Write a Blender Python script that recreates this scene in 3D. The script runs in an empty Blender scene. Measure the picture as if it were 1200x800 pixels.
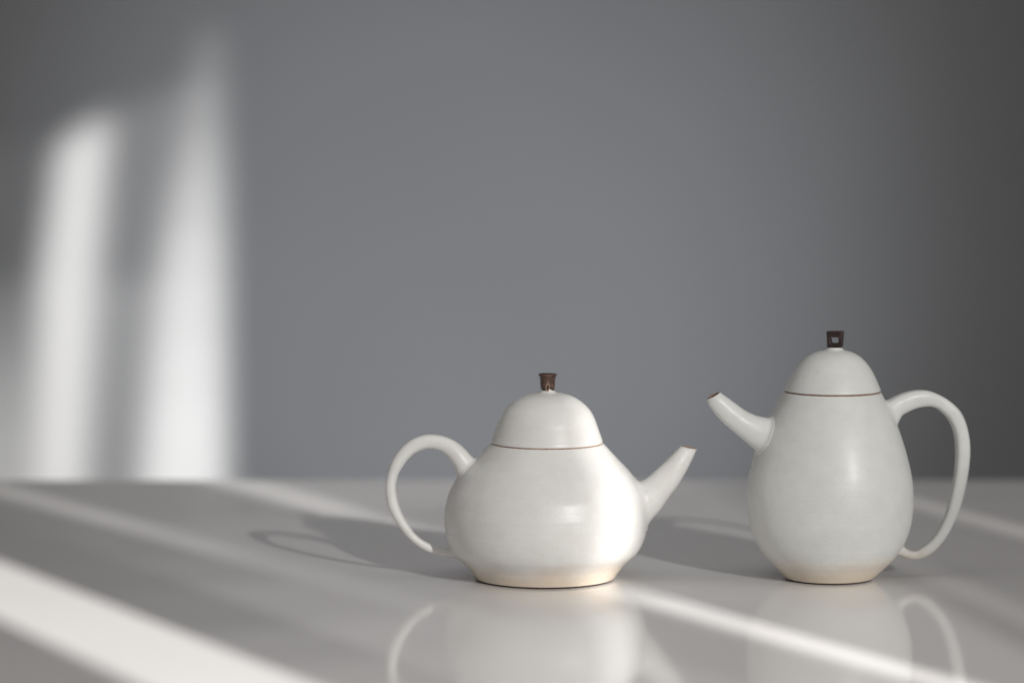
import bpy, bmesh, math, random
from mathutils import Vector, Matrix, noise

random.seed(4)
scene = bpy.context.scene
COL = scene.collection

# ------------------------------------------------------------------ camera
F = 3800.0                      # focal length in photo pixels (1200 x 800)
CAM = Vector((0.0, -1.517, 0.235))
PITCH = math.atan(303.0 / F)
cam_d = bpy.data.cameras.new('camera')
cam = bpy.data.objects.new('camera', cam_d)
COL.objects.link(cam)
cam.location = CAM
cam.rotation_euler = (math.pi / 2 - PITCH, 0, 0)
cam_d.sensor_width = 36.0
cam_d.lens = 36.0 * F / 1200.0
cam_d.clip_start = 0.05
cam_d.clip_end = 60.0
cam_d.dof.use_dof = True
cam_d.dof.focus_distance = 1.50
cam_d.dof.aperture_fstop = 4.2
scene.camera = cam
FWD = Vector((0, math.cos(PITCH), -math.sin(PITCH)))
UPV = Vector((0, math.sin(PITCH), math.cos(PITCH)))


def ray(u, v):
    return Vector((1, 0, 0)) * ((u - 600) / F) + UPV * ((400 - v) / F) + FWD


def on_plane(u, v, p, n):
    d = ray(u, v)
    return CAM + d * ((p - CAM).dot(n) / d.dot(n))


def on_table(u, v):
    return on_plane(u, v, Vector((0, 0, 0)), Vector((0, 0, 1)))


# ------------------------------------------------------------------ world and lamps
world = bpy.data.worlds.new('World')
scene.world = world
world.use_nodes = True
bg = world.node_tree.nodes['Background']
bg.inputs[0].default_value = (1.0, 0.968, 0.950, 1)
bg.inputs[1].default_value = 0.17

WALL_Y = 2.7
AZ = math.radians(60.5)          # low sun enters from the front right
EL = math.radians(20.5)
H = Vector((-math.cos(AZ), math.sin(AZ), 0))          # horizontal travel direction
PERP = Vector((math.sin(AZ), math.cos(AZ), 0))
TRAVEL = H * math.cos(EL) - Vector((0, 0, 1)) * math.sin(EL)
LAMP_DIST = 9.0
LAMP = -TRAVEL * LAMP_DIST
AIM = Vector((0.0, 0.6, 0.05))


def aim(ob, target):
    ob.rotation_euler = (target - ob.location).to_track_quat('-Z', 'Y').to_euler()


sl = bpy.data.lights.new('low_sunbeam', 'SPOT')
sl.energy = 12500.0
sl.color = (1.0, 0.978, 0.945)
sl.shadow_soft_size = 0.035
sl.spot_size = math.radians(24)
sl.spot_blend = 0.1
so = bpy.data.objects.new('low_sunbeam', sl)
COL.objects.link(so)
so.location = LAMP
aim(so, AIM)

# added unseen spot: throws soft light onto the wall from below the table
wl = bpy.data.lights.new('wall_wash', 'SPOT')
wl.energy = 102.0
wl.color = (0.90, 0.94, 1.0)
wl.spot_size = math.radians(36.5)
wl.spot_blend = 1.0
wl.shadow_soft_size = 0.15
wo = bpy.data.objects.new('wall_wash', wl)
COL.objects.link(wo)
wo.location = (0.0, 0.62, -0.90)
aim(wo, Vector((-0.06, WALL_Y, -0.01)))

# added overhead fill lamp that brightens the table from above
cl = bpy.data.lights.new('overhead_fill', 'AREA')
cl.shape = 'RECTANGLE'
cl.size = 2.2
cl.size_y = 1.4
cl.energy = 7.3
cl.color = (1.0, 0.975, 0.95)
co = bpy.data.objects.new('overhead_fill', cl)
COL.objects.link(co)
co.location = (0.0, -0.35, 2.0)
aim(co, Vector((0.0, -0.35, 0.0)))

scene.view_settings.view_transform = 'Standard'
scene.view_settings.look = 'None'
scene.view_settings.exposure = 0.0
scene.view_settings.gamma = 1.0
scene.view_settings.use_curve_mapping = False


# ------------------------------------------------------------------ materials
def new_mat(name):
    m = bpy.data.materials.new(name)
    m.use_nodes = True
    nt = m.node_tree
    return m, nt, nt.nodes['Principled BSDF']


def N(nt, kind, **kw):
    n = nt.nodes.new(kind)
    for k, v in kw.items():
        setattr(n, k, v)
    return n


def noise_node(nt, vec, scale, detail=3.0, rough=0.5):
    n = N(nt, 'ShaderNodeTexNoise')
    n.inputs['Scale'].default_value = scale
    n.inputs['Detail'].default_value = detail
    n.inputs['Roughness'].default_value = rough
    nt.links.new(vec, n.inputs['Vector'])
    return n


def ramp(nt, src, stops):
    r = N(nt, 'ShaderNodeValToRGB')
    el = r.color_ramp.elements
    while len(el) < len(stops):
        el.new(0.5)
    for e, (p, c) in zip(el, stops):
        e.position = p
        e.color = (*c, 1)
    nt.links.new(src, r.inputs[0])
    return r


def mix(nt, fac, a, b, mode='MIX'):
    m = N(nt, 'ShaderNodeMix', data_type='RGBA', blend_type=mode)
    if isinstance(fac, (int, float)):
        m.inputs[0].default_value = fac
    else:
        nt.links.new(fac, m.inputs[0])
    for sock, v in ((m.inputs[6], a), (m.inputs[7], b)):
        if isinstance(v, tuple):
            sock.default_value = (*v, 1)
        else:
            nt.links.new(v, sock)
    return m.outputs[2]


def glaze_material(name, white, cream, foot_top, specks, rlo, rhi, spec):
    """satin stoneware glaze, thin and toasted towards the foot"""
    m, nt, b = new_mat(name)
    tc = N(nt, 'ShaderNodeTexCoord')
    ob = tc.outputs['Object']
    sep = N(nt, 'ShaderNodeSeparateXYZ')
    nt.links.new(ob, sep.inputs[0])
    n1 = noise_node(nt, ob, 46, 5, 0.62)
    # height, made uneven by noise
    h = N(nt, 'ShaderNodeMath', operation='MULTIPLY_ADD')
    nt.links.new(n1.outputs['Fac'], h.inputs[0])
    h.inputs[1].default_value = -0.014
    nt.links.new(sep.outputs['Z'], h.inputs[2])
    mr = N(nt, 'ShaderNodeMapRange')
    mr.interpolation_type = 'SMOOTHERSTEP'
    nt.links.new(h.outputs[0], mr.inputs[0])
    mr.inputs[1].default_value = -0.006
    mr.inputs[2].default_value = foot_top
    col = mix(nt, mr.outputs[0], cream, white)
    # slow mottling of the glaze
    n2 = noise_node(nt, ob, 110, 6, 0.65)
    r2 = ramp(nt, n2.outputs['Fac'], [(0.28, (0.935, 0.928, 0.91)), (0.62, (1, 1, 1))])
    col = mix(nt, 1.0, col, r2.outputs[0], 'MULTIPLY')
    # pinhole specks of iron
    vo = N(nt, 'ShaderNodeTexVoronoi')
    vo.inputs['Scale'].default_value = 230
    nt.links.new(ob, vo.inputs['Vector'])
    n3 = noise_node(nt, ob, 160, 2)
    sp = N(nt, 'ShaderNodeMath', operation='MULTIPLY')
    r3 = ramp(nt, vo.outputs['Distance'], [(0.03, (1, 1, 1)), (0.16, (0, 0, 0))])
    r4 = ramp(nt, n3.outputs['Fac'], [(0.60, (0, 0, 0)), (0.68, (1, 1, 1))])
    nt.links.new(r3.outputs[0], sp.inputs[0])
    nt.links.new(r4.outputs[0], sp.inputs[1])
    sp2 = N(nt, 'ShaderNodeMath', operation='MULTIPLY')
    nt.links.new(sp.outputs[0], sp2.inputs[0])
    sp2.inputs[1].default_value = specks
    col = mix(nt, sp2.outputs[0], col, (0.42, 0.34, 0.26))
    nt.links.new(col, b.inputs['Base Color'])
    n5 = noise_node(nt, ob, 300, 5, 0.65)
    rr = N(nt, 'ShaderNodeMapRange')
    nt.links.new(n5.outputs['Fac'], rr.inputs[0])
    rr.inputs[3].default_value = rlo
    rr.inputs[4].default_value = rhi
    nt.links.new(rr.outputs[0], b.inputs['Roughness'])
    b.inputs['Specular IOR Level'].default_value = spec
    b.inputs['Subsurface Weight'].default_value = 0.08
    b.inputs['Subsurface Radius'].default_value = (0.002, 0.0015, 0.001)
    b.inputs['Subsurface Scale'].default_value = 0.6
    b.inputs['Coat Weight'].default_value = 0.22
    b.inputs['Coat Roughness'].default_value = 0.31
    # throwing rings and fine orange peel
    wv = N(nt, 'ShaderNodeTexNoise')
    mp = N(nt, 'ShaderNodeMapping')
    mp.inputs['Scale'].default_value = (6, 6, 210)
    nt.links.new(ob, mp.inputs[0])
    nt.links.new(mp.outputs[0], wv.inputs['Vector'])
    wv.inputs['Scale'].default_value = 1.0
    wv.inputs['Detail'].default_value = 2.0
    b1 = N(nt, 'ShaderNodeBump')
    b1.inputs['Strength'].default_value = 0.36
    b1.inputs['Distance'].default_value = 0.0010
    nt.links.new(wv.outputs['Fac'], b1.inputs['Height'])
    n6 = noise_node(nt, ob, 900, 3)
    b2 = N(nt, 'ShaderNodeBump')
    b2.inputs['Strength'].default_value = 0.26
    b2.inputs['Distance'].default_value = 0.0004
    nt.links.new(n6.outputs['Fac'], b2.inputs['Height'])
    nt.links.new(b1.outputs[0], b2.inputs['Normal'])
    nt.links.new(b2.outputs[0], b.inputs['Normal'])
    return m


def rough_material(name, c1, c2, scale, rough, metal=0.0, bump=0.3):
    m, nt, b = new_mat(name)
    tc = N(nt, 'ShaderNodeTexCoord')
    n1 = noise_node(nt, tc.outputs['Object'], scale, 5, 0.65)
    r1 = ramp(nt, n1.outputs['Fac'], [(0.35, c1), (0.65, c2)])
    nt.links.new(r1.outputs[0], b.inputs['Base Color'])
    b.inputs['Roughness'].default_value = rough
    b.inputs['Metallic'].default_value = metal
    bp = N(nt, 'ShaderNodeBump')
    bp.inputs['Strength'].default_value = bump
    bp.inputs['Distance'].default_value = 0.0006
    nt.links.new(n1.outputs['Fac'], bp.inputs['Height'])
    nt.links.new(bp.outputs[0], b.inputs['Normal'])
    return m


M_SQUAT = glaze_material('warm_white_glaze', (0.795, 0.79, 0.772), (0.765, 0.67, 0.56), 0.008, 0.35, 0.33, 0.50, 0.40)
M_TALL = glaze_material('cool_white_glaze', (0.70, 0.71, 0.695), (0.66, 0.585, 0.485), 0.010, 0.6, 0.36, 0.56, 0.38)
M_CLAY = rough_material('bare_brown_clay', (0.19, 0.115, 0.08), (0.35, 0.225, 0.155), 700, 0.75)
M_EDGE = rough_material('toasted_glaze_edge', (0.30, 0.19, 0.14), (0.50, 0.36, 0.28), 600, 0.6)
M_FOOT = rough_material('dark_unglazed_foot', (0.035, 0.026, 0.02), (0.07, 0.05, 0.038), 600, 0.85)
M_HOLE = rough_material('dark_hollow', (0.012, 0.009, 0.007), (0.03, 0.02, 0.015), 500, 0.9)
M_KNOB_BROWN = rough_material('fired_brown_knob', (0.020, 0.012, 0.010), (0.15, 0.082, 0.058), 620, 0.45, 0.25, 0.5)
M_KNOB_DARK = rough_material('fired_dark_knob', (0.012, 0.009, 0.009), (0.055, 0.030, 0.026), 420, 0.38, 0.2, 0.4)

# table: white lacquer
M_TABLE, nt, b = new_mat('white_lacquer')
tc = N(nt, 'ShaderNodeTexCoord')
n1 = noise_node(nt, tc.outputs['Object'], 5, 4)
r1 = ramp(nt, n1.outputs['Fac'], [(0.3, (0.80, 0.783, 0.778)), (0.7, (0.83, 0.813, 0.808))])
vo = N(nt, 'ShaderNodeTexVoronoi')
vo.inputs['Scale'].default_value = 130
nt.links.new(tc.outputs['Object'], vo.inputs['Vector'])
n2 = noise_node(nt, tc.outputs['Object'], 55, 2)
r2 = ramp(nt, vo.outputs['Distance'], [(0.02, (1, 1, 1)), (0.06, (0, 0, 0))])
r3 = ramp(nt, n2.outputs['Fac'], [(0.60, (0, 0, 0)), (0.64, (1, 1, 1))])
dust = N(nt, 'ShaderNodeMath', operation='MULTIPLY')
nt.links.new(r2.outputs[0], dust.inputs[0])
nt.links.new(r3.outputs[0], dust.inputs[1])
d2 = N(nt, 'ShaderNodeMath', operation='MULTIPLY')
nt.links.new(dust.outputs[0], d2.inputs[0])
d2.inputs[1].default_value = 0.55
nt.links.new(mix(nt, d2.outputs[0], r1.outputs[0], (0.30, 0.29, 0.28)), b.inputs['Base Color'])
n3 = noise_node(nt, tc.outputs['Object'], 14, 5, 0.6)
rr = N(nt, 'ShaderNodeMapRange')
nt.links.new(n3.outputs['Fac'], rr.inputs[0])
rr.inputs[3].default_value = 0.06
rr.inputs[4].default_value = 0.12
nt.links.new(rr.outputs[0], b.inputs['Roughness'])
b.inputs['IOR'].default_value = 1.45
n4 = noise_node(nt, tc.outputs['Object'], 9, 2)
bp = N(nt, 'ShaderNodeBump')
bp.inputs['Strength'].default_value = 0.03
bp.inputs['Distance'].default_value = 0.002
nt.links.new(n4.outputs['Fac'], bp.inputs['Height'])
nt.links.new(bp.outputs[0], b.inputs['Normal'])

# wall: matt grey paint
M_WALL, nt, b = new_mat('matt_grey_paint')
tc = N(nt, 'ShaderNodeTexCoord')
n1 = noise_node(nt, tc.outputs['Object'], 3, 5)
r1 = ramp(nt, n1.outputs['Fac'], [(0.3, (0.318, 0.321, 0.328)), (0.7, (0.335, 0.338, 0.345))])
nt.links.new(r1.outputs[0], b.inputs['Base Color'])
b.inputs['Roughness'].default_value = 0.85
n2 = noise_node(nt, tc.outputs['Object'], 220, 3)
bp = N(nt, 'ShaderNodeBump')
bp.inputs['Strength'].default_value = 0.15
bp.inputs['Distance'].default_value = 0.001
nt.links.new(n2.outputs['Fac'], bp.inputs['Height'])
nt.links.new(bp.outputs[0], b.inputs['Normal'])


def gobo_material(t):
    """sheet of the added gobo that lets a share t of the light straight through"""
    m = bpy.data.materials.new('gobo_sheet_%02d' % round(t * 100))
    m.use_nodes = True
    nt = m.node_tree
    nt.nodes.clear()
    out = N(nt, 'ShaderNodeOutputMaterial')
    di = N(nt, 'ShaderNodeBsdfDiffuse')
    di.inputs[0].default_value = (0.42, 0.42, 0.41, 1)
    tr = N(nt, 'ShaderNodeBsdfTransparent')
    mx = N(nt, 'ShaderNodeMixShader')
    mx.inputs[0].default_value = t
    nt.links.new(di.outputs[0], mx.inputs[1])
    nt.links.new(tr.outputs[0], mx.inputs[2])
    nt.links.new(mx.outputs[0], out.inputs[0])
    return m


# ------------------------------------------------------------------ mesh helpers
def link(name, me, mat, parent=None, smooth=True):
    ob = bpy.data.objects.new(name, me)
    me.materials.append(mat)
    if smooth:
        me.polygons.foreach_set('use_smooth', [True] * len(me.polygons))
    COL.objects.link(ob)
    if parent is not None:
        ob.parent = parent
        # mesh data is written in world metres: undo the offset of the parents
        off = Vector((0, 0, 0))
        p = parent
        while p is not None:
            off += p.location
            p = p.parent
        me.transform(Matrix.Translation(-off))
    return ob


def empty(name, loc, label, cat, group=None):
    e = bpy.data.objects.new(name, None)
    e.empty_display_size = 0.03
    COL.objects.link(e)
    e.location = loc
    e['label'] = label
    e['category'] = cat
    if group:
        e['group'] = group
    return e


def catmull(pts, n):
    """resample a list of equal-length tuples, n steps per span, centripetal enough for near-even spacing"""
    P = [Vector(p) for p in pts]
    P = [P[0] * 2 - P[1]] + P + [P[-1] * 2 - P[-2]]
    out = []
    for i in range(1, len(P) - 2):
        a, b_, c, d = P[i - 1], P[i], P[i + 1], P[i + 2]
        for k in range(n):
            t = k / n
            out.append(0.5 * ((2 * b_) + (c - a) * t + (2 * a - 5 * b_ + 4 * c - d) * t * t + (3 * b_ - a - 3 * c + d) * t ** 3))
    out.append(P[-2].copy())
    return out


def mesh_from(name, verts, faces):
    me = bpy.data.meshes.new(name)
    me.from_pydata([tuple(v) for v in verts], [], faces)
    bm = bmesh.new()
    bm.from_mesh(me)
    bmesh.ops.recalc_face_normals(bm, faces=bm.faces)
    bm.to_mesh(me)
    bm.free()
    return me


def lathe(name, rings, seg=128, wob=0.0, cap0=True, cap1=True, phase=0.0):
    """rings: (centre x, centre y, z, radius)"""
    verts, faces = [], []
    for (cx, cy, z, r) in rings:
        for k in range(seg):
            a = 2 * math.pi * k / seg
            rr = r * (1 + wob * math.cos(2 * a + phase + z * 9) + 0.6 * wob * math.cos(3 * a - phase + z * 14))
            verts.append((cx + rr * math.cos(a), cy + rr * math.sin(a), z))
    for i in range(len(rings) - 1):
        for k in range(seg):
            k2 = (k + 1) % seg
            faces.append((i * seg + k, i * seg + k2, (i + 1) * seg + k2, (i + 1) * seg + k))
    if cap0:
        faces.append(tuple(range(seg - 1, -1, -1)))
    if cap1:
        faces.append(tuple((len(rings) - 1) * seg + k for k in range(seg)))
    return mesh_from(name, verts, faces)


def ribbon_rings(pairs, p0, n, side, ratio, steps=14):
    """rings of a tube whose two outlines are given as photo points lying in the plane (p0, n)"""
    A = catmull([(a[0], a[1], 0) for a, _ in pairs], steps)
    B = catmull([(b_[0], b_[1], 0) for _, b_ in pairs], steps)
    rings = []
    tot = len(A) - 1
    for i, (a, b_) in enumerate(zip(A, B)):
        pa = on_plane(a.x, a.y, p0, n)
        pb = on_plane(b_.x, b_.y, p0, n)
        c = (pa + pb) / 2
        hv = (pa - pb) / 2
        k = ratio(i / tot) if callable(ratio) else ratio
        rings.append((c, hv, side * hv.length * k))
    return rings


def tube(name, rings, seg=40, power=2.0, cap0=True, cap1=True):
    verts, faces = [], []
    for (c, hv, sv) in rings:
        for k in range(seg):
            a = 2 * math.pi * k / seg
            ca, sa = math.cos(a), math.sin(a)
            ca = math.copysign(abs(ca) ** (2 / power), ca)
            sa = math.copysign(abs(sa) ** (2 / power), sa)
            verts.append(c + hv * ca + sv * sa)
    for i in range(len(rings) - 1):
        for k in range(seg):
            k2 = (k + 1) % seg
            faces.append((i * seg + k, i * seg + k2, (i + 1) * seg + k2, (i + 1) * seg + k))
    if cap0:
        faces.append(tuple(range(seg - 1, -1, -1)))
    if cap1:
        faces.append(tuple((len(rings) - 1) * seg + k for k in range(seg)))
    return mesh_from(name, verts, faces)


def box_bm(bm, x0, x1, y0, y1, z0, z1):
    r = bmesh.ops.create_cube(bm, size=1.0)
    bmesh.ops.scale(bm, verts=r['verts'], vec=(x1 - x0, y1 - y0, z1 - z0))
    bmesh.ops.translate(bm, verts=r['verts'], vec=((x0 + x1) / 2, (y0 + y1) / 2, (z0 + z1) / 2))
    return r['verts']


# ------------------------------------------------------------------ setting
BACK_Y = on_table(600, 562).y
bm = bmesh.new()
box_bm(bm, -1.6, 1.6, -1.42, BACK_Y, -0.03, 0.0)
bmesh.ops.bevel(bm, geom=list(bm.edges), offset=0.003, segments=4, profile=0.5, affect='EDGES')
me = bpy.data.meshes.new('table_top')
bm.to_mesh(me)
bm.free()
table = link('table_top', me, M_TABLE, smooth=False)
table['kind'] = 'structure'
table['label'] = 'glossy white table top the two teapots stand on'

bm = bmesh.new()
box_bm(bm, -3.0, 3.0, WALL_Y, WALL_Y + 0.1, -1.2, 2.2)
me = bpy.data.meshes.new('wall')
bm.to_mesh(me)
bm.free()
wall = link('wall', me, M_WALL, smooth=False)
wall['kind'] = 'structure'
wall['label'] = 'plain matt grey wall behind the table'

# ---- added unseen gobo that cuts the sunbeam into strips (behind the camera, to the right)
GOBO_DIST = 2.0
GOBO_O = -H * GOBO_DIST


def to_gobo(P):
    d = LAMP - P
    t = (GOBO_O - P).dot(H) / d.dot(H)
    Q = P + d * t
    return ((Q - GOBO_O).dot(PERP), Q.z)


def tab(u, v):
    return to_gobo(on_table(u, v))


def wal(u, v):
    return to_gobo(on_plane(u, v, Vector((0, WALL_Y, 0)), Vector((0, 1, 0))))


def line_at(edge, q):
    (s0, q0), (s1, q1) = edge
    return s0 + (s1 - s0) * (q - q0) / (q1 - q0)


gobo_polys = []      # (polygon in gobo coordinates, share of light let through)


def zone(edges, shares, q0, q1, smin=-1.6, smax=2.6):
    lo = [smin] + [line_at(e, q0) for e in edges] + [smax]
    hi = [smin] + [line_at(e, q1) for e in edges] + [smax]
    for i, t in enumerate(shares):
        if t >= 1.0:
            continue
        if lo[i + 1] < lo[i] - 1e-6 or hi[i + 1] < hi[i] - 1e-6:
            print('GOBO CROSSING', i, lo[i], lo[i + 1], hi[i], hi[i + 1])
        gobo_polys.append(([(lo[i], q0), (lo[i + 1], q0), (hi[i + 1], q1), (hi[i], q1)], t))


Q_LOW, Q_TAB = 0.64, 0.885
# edges between sheet and gap, as (s at the lower end, s at the upper end) along the gobo, in metres
table_edges = [((lo, Q_LOW), (hi, Q_TAB)) for lo, hi in (
    (-0.211, -0.163), (-0.159, -0.128),      # wide gap: the strip across the front of the table
    (-0.118, -0.088),
    (-0.057, -0.0720), (-0.034, -0.054),     # part-clear sheet: the faint strip behind it
    (0.003, 0.0240), (0.009, 0.0295), (0.0225, 0.050),   # gap: the strip that strikes the squat teapot
    (0.050, 0.262),
    (0.068, 0.268), (0.085, 0.275),          # part-clear sheet: faint strip beside the tall teapot
    (0.190, 0.286), (0.212, 0.296))]         # part-clear sheet: the strip behind the tall teapot
bands = [
    (Q_LOW, 0.680, [0.10, 0.86, 0.24, 0.26, 0.23, 0.19, 0.34, 0.85, 0.20, 0.07, 0.16, 0.06, 0.26, 0.06]),
    (0.680, 0.705, [0.10, 0.85, 0.19, 0.25, 0.23, 0.19, 0.34, 0.85, 0.20, 0.07, 0.16, 0.06, 0.26, 0.06]),
    (0.705, 0.730, [0.10, 0.84, 0.13, 0.22, 0.22, 0.18, 0.32, 0.82, 0.19, 0.07, 0.16, 0.06, 0.26, 0.06]),
    (0.730, 0.765, [0.09, 0.86, 0.06, 0.16, 0.20, 0.145, 0.21, 0.42, 0.145, 0.07, 0.12, 0.06, 0.26, 0.06]),
    (0.765, 0.790, [0.08, 0.84, 0.03, 0.09, 0.21, 0.135, 0.20, 0.40, 0.145, 0.07, 0.08, 0.06, 0.26, 0.06]),
    (0.790, 0.822, [0.08, 0.84, 0.02, 0.05, 0.26, 0.135, 0.20, 0.42, 0.145, 0.07, 0.07, 0.07, 0.26, 0.06]),
    (0.822, Q_TAB, [0.08, 0.84, 0.02, 0.04, 0.33, 0.09, 0.35, 0.60, 0.23, 0.10, 0.10, 0.10, 0.26, 0.06]),
]
for qa, qb, shares in bands:
    zone([((line_at(e, qa), qa), (line_at(e, qb), qb)) for e in table_edges], shares, qa, qb)
gobo_polys.append(([(-1.6, -0.6), (2.6, -0.6), (2.6, Q_LOW), (-1.6, Q_LOW)], 0.0))
Q_WALL = wal(150, 640)[1]
# opaque gobo sheet between the two lit heights
gobo_polys.append(([(-1.6, Q_TAB), (2.6, Q_TAB), (2.6, Q_WALL), (-1.6, Q_WALL)], 0.0))
Q_TOP = 2.9


def wall_panel(pix, t):
    gobo_polys.append(([wal(*p) for p in pix], t))


# upper gobo sheets: quads between the slits, given by where their edges fall on the wall
wv0 = 640
wall_panel([(-2500, wv0), (-60, wv0), (-60, 330), (-2500, 330)], 0.0)
for va, vb, t in ((640, 560, 0.50), (560, 500, 0.46), (500, 450, 0.38), (450, 410, 0.29), (410, 370, 0.20), (370, 330, 0.13)):
    xa, xb = (42 + 6 * (wv0 - q) / 310 for q in (va, vb))
    wall_panel([(-60, va), (xa, va), (xb, vb), (-60, vb)], t)
wall_panel([(42, wv0), (94, wv0), (112, 330), (48, 330)], 0.95)
wall_panel([(94, wv0), (162, wv0), (188, 330), (112, 330)], 0.23)
# the right-hand gap is veiled more and more towards its top
def bar_left(v):
    return 162 + (188 - 162) * (wv0 - v) / 310 if v >= 330 else (188 + (222 - 188) * (330 - v) / 230 if v >= 100 else 222 + 14 * (100 - v) / 60)


def bar_right(v):
    return 263 - (wv0 - v) / 310 if v >= 330 else 262 - 3 * (330 - v) / 290


for va, vb, t in ((470, 400, 0.93), (400, 330, 0.85), (330, 270, 0.76), (270, 210, 0.62), (210, 160, 0.48), (160, 100, 0.32), (100, 40, 0.16)):
    wall_panel([(bar_left(va), va), (bar_right(va), va), (bar_right(vb), vb), (bar_left(vb), vb)], t)
# bar one stays open between (162,600)/(268,600) and its wedge-shaped top
wall_panel([(263, wv0), (4200, wv0), (4200, 330), (262, 330)], 0.0)
wall_panel([(-2500, 330), (48, 330), (70, 170), (-2500, 170)], 0.03)
wall_panel([(48, 330), (112, 330), (128, 135), (70, 170)], 0.92)
wall_panel([(112, 330), (188, 330), (222, 100), (128, 135)], 0.11)
wall_panel([(262, 330), (4200, 330), (4200, 40), (259, 40)], 0.0)
wall_panel([(-2500, 170), (70, 170), (128, 135), (222, 100), (236, 40), (-2500, 40)], 0.0)
wall_panel([(-2500, 40), (4200, 40), (4200, -1500), (-2500, -1500)], 0.0)

light_gobo = empty('sunbeam_gobo', GOBO_O.copy(),
                'added unseen gobo sheets with narrow gaps that shape the sunbeam', 'light_gobo')
gobo_mats = {}
for poly, t in gobo_polys:
    key = round(t, 3)
    if key not in gobo_mats:
        gobo_mats[key] = gobo_material(key)
    P = [GOBO_O + PERP * s + Vector((0, 0, q)) for s, q in poly]
    me = bpy.data.meshes.new('gobo_panel')
    me.from_pydata([tuple(p) for p in P], [], [tuple(range(len(P)))])
    link('gobo_panel', me, gobo_mats[key], light_gobo, smooth=False)


# ------------------------------------------------------------------ teapots
def rings_from_profile(prof, y0, steps=5):
    """prof: (v, centre u, radius in px) -> (cx, cy, z, r) on the vertical plane y = y0"""
    pts = []
    for (v, cu, r) in prof:
        c = on_plane(cu, v, Vector((0, y0, 0)), Vector((0, 1, 0)))
        e = on_plane(cu + r, v, Vector((0, y0, 0)), Vector((0, 1, 0)))
        pts.append((c.x, c.z, e.x - c.x))
    return [(p.x, y0, p.y, p.z) for p in catmull(pts, steps)]


def fillet(me, rings, axis_rings, f, power_pts=40):
    """swell the root of a tube where it meets the turned body, as luted clay does"""
    zs = [r[2] for r in axis_rings]

    def body_at(z):
        if z <= zs[0]:
            return axis_rings[0]
        for a, b_ in zip(axis_rings, axis_rings[1:]):
            if a[2] <= z <= b_[2]:
                t = (z - a[2]) / max(1e-9, b_[2] - a[2])
                return tuple(p + (q - p) * t for p, q in zip(a, b_))
        return axis_rings[-1]
    seg = power_pts
    for i, (c, hv, sv) in enumerate(rings):
        for k in range(seg):
            v = me.vertices[i * seg + k]
            p = v.co
            r0 = body_at(p.z)
            r1 = body_at(p.z + 0.001)
            slope = (r1[3] - r0[3]) / 0.001
            d = (math.hypot(p.x - r0[0], p.y - r0[1]) - r0[3]) / math.sqrt(1 + slope * slope)
            if d < f:
                q = max(0.0, d)
                out = (p - c)
                w_ = 1.0 + 0.25 * noise.noise(p * 180)
                v.co = p + out.normalized() * (f - math.sqrt(max(0.0, f * f - (f - q) ** 2))) * w_


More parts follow.
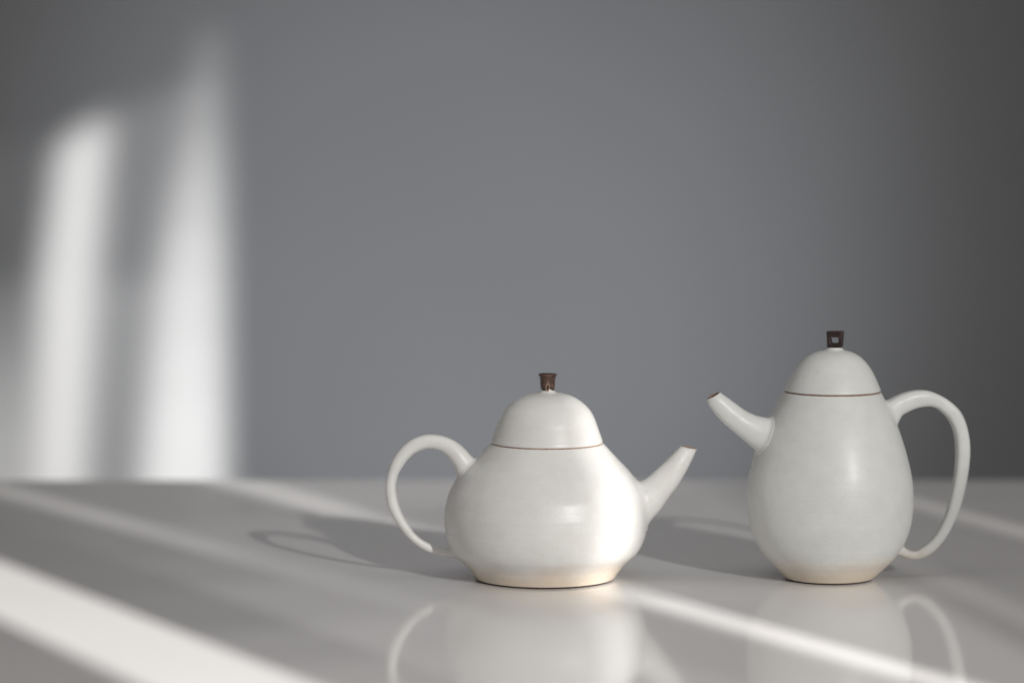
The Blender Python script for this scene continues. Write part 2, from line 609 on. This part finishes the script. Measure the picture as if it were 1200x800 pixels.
def make_teapot(spec):
    base = on_table(spec['base'][0], spec['base'][1])
    y0 = base.y
    mpp = (base - CAM).dot(FWD) / F           # metres per photo pixel at the pot
    root = empty('teapot', base, spec['label'], 'teapot')
    gl = spec['glaze']

    # body, glazed from just above the table to the mouth under the lid
    rings = rings_from_profile(spec['body'], y0)
    rings = [r for r in rings if r[2] > 0.0007]
    cx, cy, z, r = rings[0]
    low = [(cx, cy, z - 0.0002, r - 0.0025), (cx, cy, z - 0.00012, r - 0.0006), (cx, cy, z - 0.00002, r - 0.00015)]
    cx, cy, z, r = rings[-1]
    zm = z
    up = [(cx, cy, z + 0.0001, r - 0.0004), (cx, cy, z - 0.0003, r - 0.0022), (cx, cy, z - 0.004, r - 0.003)]
    body = link('body', lathe('body', low + rings + up, wob=0.0011, phase=spec['phase']), gl, root)
    # foot ring: bare dark clay, slightly inside the glaze line
    cx, cy, z, r = rings[0]
    fr = [(cx, cy, 0.0, r - 0.006), (cx, cy, 0.0, r - 0.0011), (cx, cy, 0.0003, r - 0.0007), (cx, cy, z + 0.0004, r - 0.0006)]
    link('foot_ring', lathe('foot_ring', fr), M_FOOT, body)

    # lid with its toasted edge
    lr = rings_from_profile(spec['lid'], y0)
    cx, cy, z, r = lr[0]
    edge = spec['edge']
    lr2 = [(cx, cy, z + edge, r - 0.0005), (cx, cy, z + edge + 0.00012, r - 0.0001)] + [q for q in lr if q[2] > z + edge + 0.0003]
    lid = link('lid', lathe('lid', lr2, wob=0.0009, phase=spec['phase'] + 1), gl, root)
    er = [(cx, cy, z - 0.0004, r - 0.004), (cx, cy, z - 0.0002, r - 0.0007), (cx, cy, z + 0.0001, r - 0.00028), (cx, cy, z + edge + 0.00012, r - 0.00022)]
    link('lid_edge', lathe('lid_edge', er, wob=0.0012, phase=spec['phase']), M_CLAY if spec['dark_lip'] else M_EDGE, lid)

    # spout and handle lie in one vertical plane through the pot's axis
    rot = spec['turn']
    pn = Vector((math.sin(rot), math.cos(rot), 0))     # plane normal, away from the camera
    side = pn.copy()
    ctr = Vector((base.x + spec['axis_shift'] * mpp, y0, 0))
    sr = ribbon_rings(spec['spout'], ctr, pn, side, spec['spout_ratio'])
    # lip: outer tube, turned in over a rounded lip
    c, hv, sv = sr[-1]
    back = (sr[-1][0] - sr[-3][0]).normalized()
    t0 = spec['lip'] * mpp
    k_in = 1 - t0 / hv.length
    k_mid = 1 - 0.3 * t0 / hv.length
    outer = sr[:-1] + [(c - back * 0.00035, hv, sv), (c - back * 0.0001, hv * 0.99, sv * 0.99)]
    me = tube('spout', outer, cap1=False)
    fillet(me, outer, rings, 0.0014)
    spout = link('spout', me, gl, root)
    lip = [(c - back * 0.00012, hv * 0.995, sv * 0.995), (c, hv * k_mid, sv * k_mid), (c, hv * (k_in + 0.04), sv * (k_in + 0.04)), (c - back * 0.0004, hv * k_in, sv * k_in)]
    link('spout_lip', tube('spout_lip', lip, cap0=False, cap1=False), M_CLAY if spec['dark_lip'] else M_EDGE, spout)
    hole = [(c - back * 0.0003, hv * (k_in + 0.01), sv * (k_in + 0.01)), (c - back * 0.003, hv * k_in, sv * k_in), (c - back * 0.006, hv * k_in * 0.9, sv * k_in * 0.9)]
    link('spout_bore', tube('spout_bore', hole, cap0=False), M_HOLE, spout)
    hr = ribbon_rings(spec['handle'], ctr, pn, side, spec['handle_ratio'])
    me = tube('handle', hr, power=spec['handle_power'])
    fillet(me, hr, rings, 0.0016)
    link('handle', me, gl, root)
    return root, lid, y0, mpp


squat = dict(
    base=(638.5, 677.5), edge=0.00050, phase=0.6, axis_shift=1.0, turn=math.radians(0),
    label='squat white ceramic teapot with a broad round belly, ring handle and straight short spout',
    glaze=M_SQUAT,
    body=[(677.5, 638.5, 80.8), (676, 638.5, 81.6), (672, 638.7, 84.0), (665, 639, 88.5), (659, 639.1, 93.2), (653, 639.2, 99.5),
          (646, 639.3, 107.2), (638, 639.3, 112.4), (627, 639.4, 116.6), (613, 639.4, 118.7), (600, 639.5, 118.8),
          (588, 639.6, 116.6), (576, 639.7, 113.2), (564, 639.9, 106.5), (554, 640, 99.5), (545, 640.2, 91.0), (537, 640.4, 83.0),
          (530, 640.5, 76.3), (524, 640.7, 70.6), (519.6, 640.8, 66.2)],
    lid=[(519.4, 640.8, 65.6), (515, 640.9, 64.8), (510, 641, 63.0), (499, 641.1, 59.0), (491, 641.2, 56.0), (485, 641.3, 53.0),
         (479.5, 641.4, 49.3), (474, 641.5, 44.0), (469, 641.6, 37.6), (465, 641.7, 30.3), (462.2, 641.7, 22.5), (460.6, 641.8, 14.0),
         (459.4, 641.8, 10.3), (457.4, 641.8, 8.2), (455.4, 641.8, 7.6)],
    spout=[((728, 556), (738, 628)), ((742, 561), (756, 618)), ((750.5, 563.3), (763.5, 608.5)), ((760, 558), (774, 596.5)),
           ((770, 549), (784, 582.3)), ((780, 540), (794, 568.8)), ((788.5, 531.5), (802, 556)), ((794.5, 525.5), (810, 540.5)),
           ((798.3, 521.8), (816.8, 525.6))],
    spout_ratio=lambda t: 0.92 + 0.10 * t, lip=3.0, dark_lip=False,
    handle=[((572, 549), (556, 584)), ((557, 538.5), (538, 561)), ((541, 522), (531, 545)), ((526, 513), (521.5, 532.5)), ((510, 509), (511, 526.6)),
            ((496, 509.6), (500, 525.8)), ((482, 514.8), (488.5, 529.6)), ((470, 524), (478.5, 538)), ((460, 537.5), (470.5, 549)),
            ((454, 554), (465.5, 560.5)), ((451.3, 572), (464.2, 573)), ((454, 592), (467.3, 590.5)), ((461.5, 608), (474, 606)),
            ((470, 620.5), (481.5, 618)), ((480.5, 632), (488.5, 627)), ((495, 643), (500, 635)), ((512, 649.8), (515, 640.8)),
            ((529, 652.5), (528, 641.5)), ((541, 656), (538, 638)), ((552, 660), (552, 636))],
    handle_ratio=lambda t: 0.95 + 0.15 * min(1, t * 1.6), handle_power=2.15,
)
tall = dict(
    base=(970.8, 677.6), edge=0.00065, phase=2.1, axis_shift=2.0, turn=math.radians(-9),
    label='tall white ceramic teapot with an egg-shaped body, long ear handle and upturned spout',
    glaze=M_TALL,
    body=[(677.6, 970.8, 50.2), (676, 971.2, 51.6), (672, 972, 55.4), (666, 972.6, 61.5), (656, 973, 71.6), (648, 973, 78.4), (637, 972.8, 85.6), (625, 972.8, 91.0),
          (613, 972.8, 94.4), (600, 972.8, 96.4), (585, 972.8, 97.2), (570, 972.8, 96.7), (556, 973, 94.8), (540, 973.1, 91.3),
          (526, 973.3, 87.4), (510, 973.7, 82.0), (497, 974.2, 76.8), (482, 974.8, 69.4), (470, 975.2, 62.8), (459.4, 975.6, 56.8)],
    lid=[(459.2, 975.7, 56.4), (456, 975.7, 56.0), (448, 975.9, 52.6), (437, 976.3, 47.2), (428.5, 976.7, 41.5), (421, 977, 34.8), (415.5, 977.3, 27.2),
         (412, 977.6, 19.0), (410.6, 977.8, 13.0), (409.2, 978, 10.2), (408, 978.2, 9.3), (407, 978.2, 9.0)],
    spout=[((920, 492), (904, 540)), ((908, 489.6), (889, 530)), ((898, 489.2), (880.5, 523.2)), ((885, 486.2), (868, 512.6)),
           ((874, 481), (856.5, 503)), ((864, 474), (846.5, 494.2)), ((855, 467.3), (837, 483.4)), ((848, 462.2), (830.2, 473.4)),
           ((843.2, 459.0), (828.6, 467.0))],
    spout_ratio=lambda t: 0.95, lip=3.4, dark_lip=True,
    handle=[((1024, 474), (1030, 512)), ((1039, 469.5), (1049, 497)), ((1050, 464), (1055.5, 487)), ((1060, 460), (1063, 482.5)), ((1070, 457.6), (1071, 478.8)),
            ((1080, 456.9), (1080, 476.7)), ((1090, 458.2), (1089, 476.2)), ((1102, 463.2), (1097, 478.2)), ((1113.5, 470.5), (1104.3, 483.8)),
            ((1123.8, 480.5), (1110.5, 490.5)), ((1130, 492), (1115.3, 499.3)), ((1134, 506), (1118.6, 509.8)), ((1136, 521), (1120, 522)),
            ((1135.8, 537), (1120, 537)), ((1133.4, 557), (1118.4, 556)), ((1128.5, 581), (1114.3, 578.5)), ((1122.5, 600), (1109.8, 597)),
            ((1114.5, 618), (1103.2, 614)), ((1106, 632), (1096, 626)), ((1096, 643.6), (1087.5, 635.5)), ((1086, 650.8), (1080, 641)),
            ((1075, 654.8), (1072, 645)), ((1065, 654.6), (1064, 643.3)), ((1056, 651.6), (1058, 638.5)), ((1046, 648), (1050, 630))],
    handle_ratio=lambda t: 1.05, handle_power=2.9,
)
squat_root, squat_lid, sy, smpp = make_teapot(squat)
tall_root, tall_lid, ty, tmpp = make_teapot(tall)


def px_box(u0, u1, v0, v1, y0):
    a = on_plane(u0, v1, Vector((0, y0, 0)), Vector((0, 1, 0)))
    b_ = on_plane(u1, v0, Vector((0, y0, 0)), Vector((0, 1, 0)))
    return a.x, b_.x, a.z, b_.z


# ---- brown knob of the squat pot: tapered square bead under a thin flared cap, with a small loop hole
x0, x1, z0, z1 = px_box(632.6, 651.0, 437.6, 457.6, sy)
kc = Vector(((x0 + x1) / 2, sy, 0))
w = (x1 - x0) / 2


def square_rings(levels, seg=48, power=4.0, rot=0.0):
    rr = []
    u = Vector((math.cos(rot), math.sin(rot), 0))
    s = Vector((-math.sin(rot), math.cos(rot), 0))
    for (z, k) in levels:
        rr.append((Vector((kc.x, kc.y, z)), u * w * k, s * w * k))
    return rr


hgt = z1 - z0
lv = [(z0, 0.70), (z0 + 0.04 * hgt, 0.80), (z0 + 0.30 * hgt, 0.87), (z0 + 0.62 * hgt, 0.92), (z0 + 0.80 * hgt, 0.96),
      (z0 + 0.86 * hgt, 1.03), (z0 + 0.90 * hgt, 1.10), (z0 + 0.96 * hgt, 1.11), (z0 + 0.99 * hgt, 1.05), (z0 + 0.985 * hgt, 0.80), (z0 + 0.95 * hgt, 0.5), (z0 + 0.95 * hgt, 0.1)]
me = tube('knob', square_rings(lv, rot=math.radians(12)), seg=48, power=3.4)
for v in me.vertices:
    d = noise.noise(v.co * 420) * 0.00022
    out = Vector((v.co.x - kc.x, v.co.y - kc.y, 0))
    if out.length > 1e-6:
        v.co += out.normalized() * d
knob = link('knob', me, M_KNOB_BROWN, squat_lid)
# pale slot with a dark hole low on the front of the knob
sx0, sx1, sz0, sz1 = px_box(639.3, 644.2, 447.5, 458.2, sy)
yf = sy - w * 0.90
ring = []
seg = 20
verts, faces = [], []
cxm, czm = (sx0 + sx1) / 2, (sz0 + sz1) / 2
for (k, dy) in ((1.0, 0.0012), (0.95, -0.0004), (0.62, -0.0004), (0.5, 0.0006)):
    for i in range(seg):
        a = 2 * math.pi * i / seg
        verts.append((cxm + (sx1 - sx0) / 2 * k * math.cos(a), yf + dy, czm + (sz1 - sz0) / 2 * (k if k > .9 else k * 1.15) * math.sin(a)))
for j in range(3):
    for i in range(seg):
        i2 = (i + 1) % seg
        faces.append((j * seg + i, j * seg + i2, (j + 1) * seg + i2, (j + 1) * seg + i))
link('slot_rim', mesh_from('slot_rim', verts, faces), M_EDGE, squat_lid)
verts = [(cxm + (sx1 - sx0) * 0.31 * math.cos(2 * math.pi * i / seg), yf + 0.0001, czm + (sz1 - sz0) * 0.36 * math.sin(2 * math.pi * i / seg)) for i in range(seg)]
verts += [(v[0], yf + 0.002, v[2]) for v in verts]
faces = [tuple(range(seg)), tuple(range(seg, 2 * seg))] + [(i, (i + 1) % seg, seg + (i + 1) % seg, seg + i) for i in range(seg)]
link('slot_hole', mesh_from('slot_hole', verts, faces), M_HOLE, squat_lid)

# ---- dark knob of the tall pot: a square ring standing on edge
x0, x1, z0, z1 = px_box(968.6, 988.4, 387.6, 407.3, ty)
ix0, ix1, iz0, iz1 = px_box(974.3, 983.3, 394.7, 402.0, ty)
dep = 0.0026
bm = bmesh.new()
O = [(x0, z0), (x1, z0), (x1, z1), (x0, z1)]
tp = 0.0006
O = [(x0 + tp, z0), (x1 - tp * 0.6, z0), (x1, z1), (x0, z1)]
I = [(ix0, iz0), (ix1, iz0), (ix1, iz1), (ix0, iz1)]
vs = {}
for nm, loop in (('o', O), ('i', I)):
    for i, (x, z) in enumerate(loop):
        for j, yy in enumerate((ty - dep, ty + dep)):
            vs[nm, i, j] = bm.verts.new((x, yy, z))
for i in range(4):
    k = (i + 1) % 4
    bm.faces.new((vs['o', i, 0], vs['o', k, 0], vs['i', k, 0], vs['i', i, 0]))
    bm.faces.new((vs['o', i, 1], vs['i', i, 1], vs['i', k, 1], vs['o', k, 1]))
    bm.faces.new((vs['o', i, 0], vs['o', i, 1], vs['o', k, 1], vs['o', k, 0]))
    bm.faces.new((vs['i', i, 0], vs['i', k, 0], vs['i', k, 1], vs['i', i, 1]))
bmesh.ops.recalc_face_normals(bm, faces=bm.faces)
bmesh.ops.bevel(bm, geom=list(bm.edges), offset=0.0005, segments=3, profile=0.5, affect='EDGES')
# turned a little, and not quite true, as the hand-cut ring is
kx = (x0 + x1) / 2
for v in bm.verts:
    v.co += noise.noise_vector(v.co * 260) * 0.00022
    a = math.radians(-12)
    dx, dy = v.co.x - kx, v.co.y - ty
    v.co.x = kx + dx * math.cos(a) - dy * math.sin(a)
    v.co.y = ty + dx * math.sin(a) + dy * math.cos(a)
me = bpy.data.meshes.new('knob')
bm.to_mesh(me)
bm.free()
link('knob', me, M_KNOB_DARK, tall_lid)
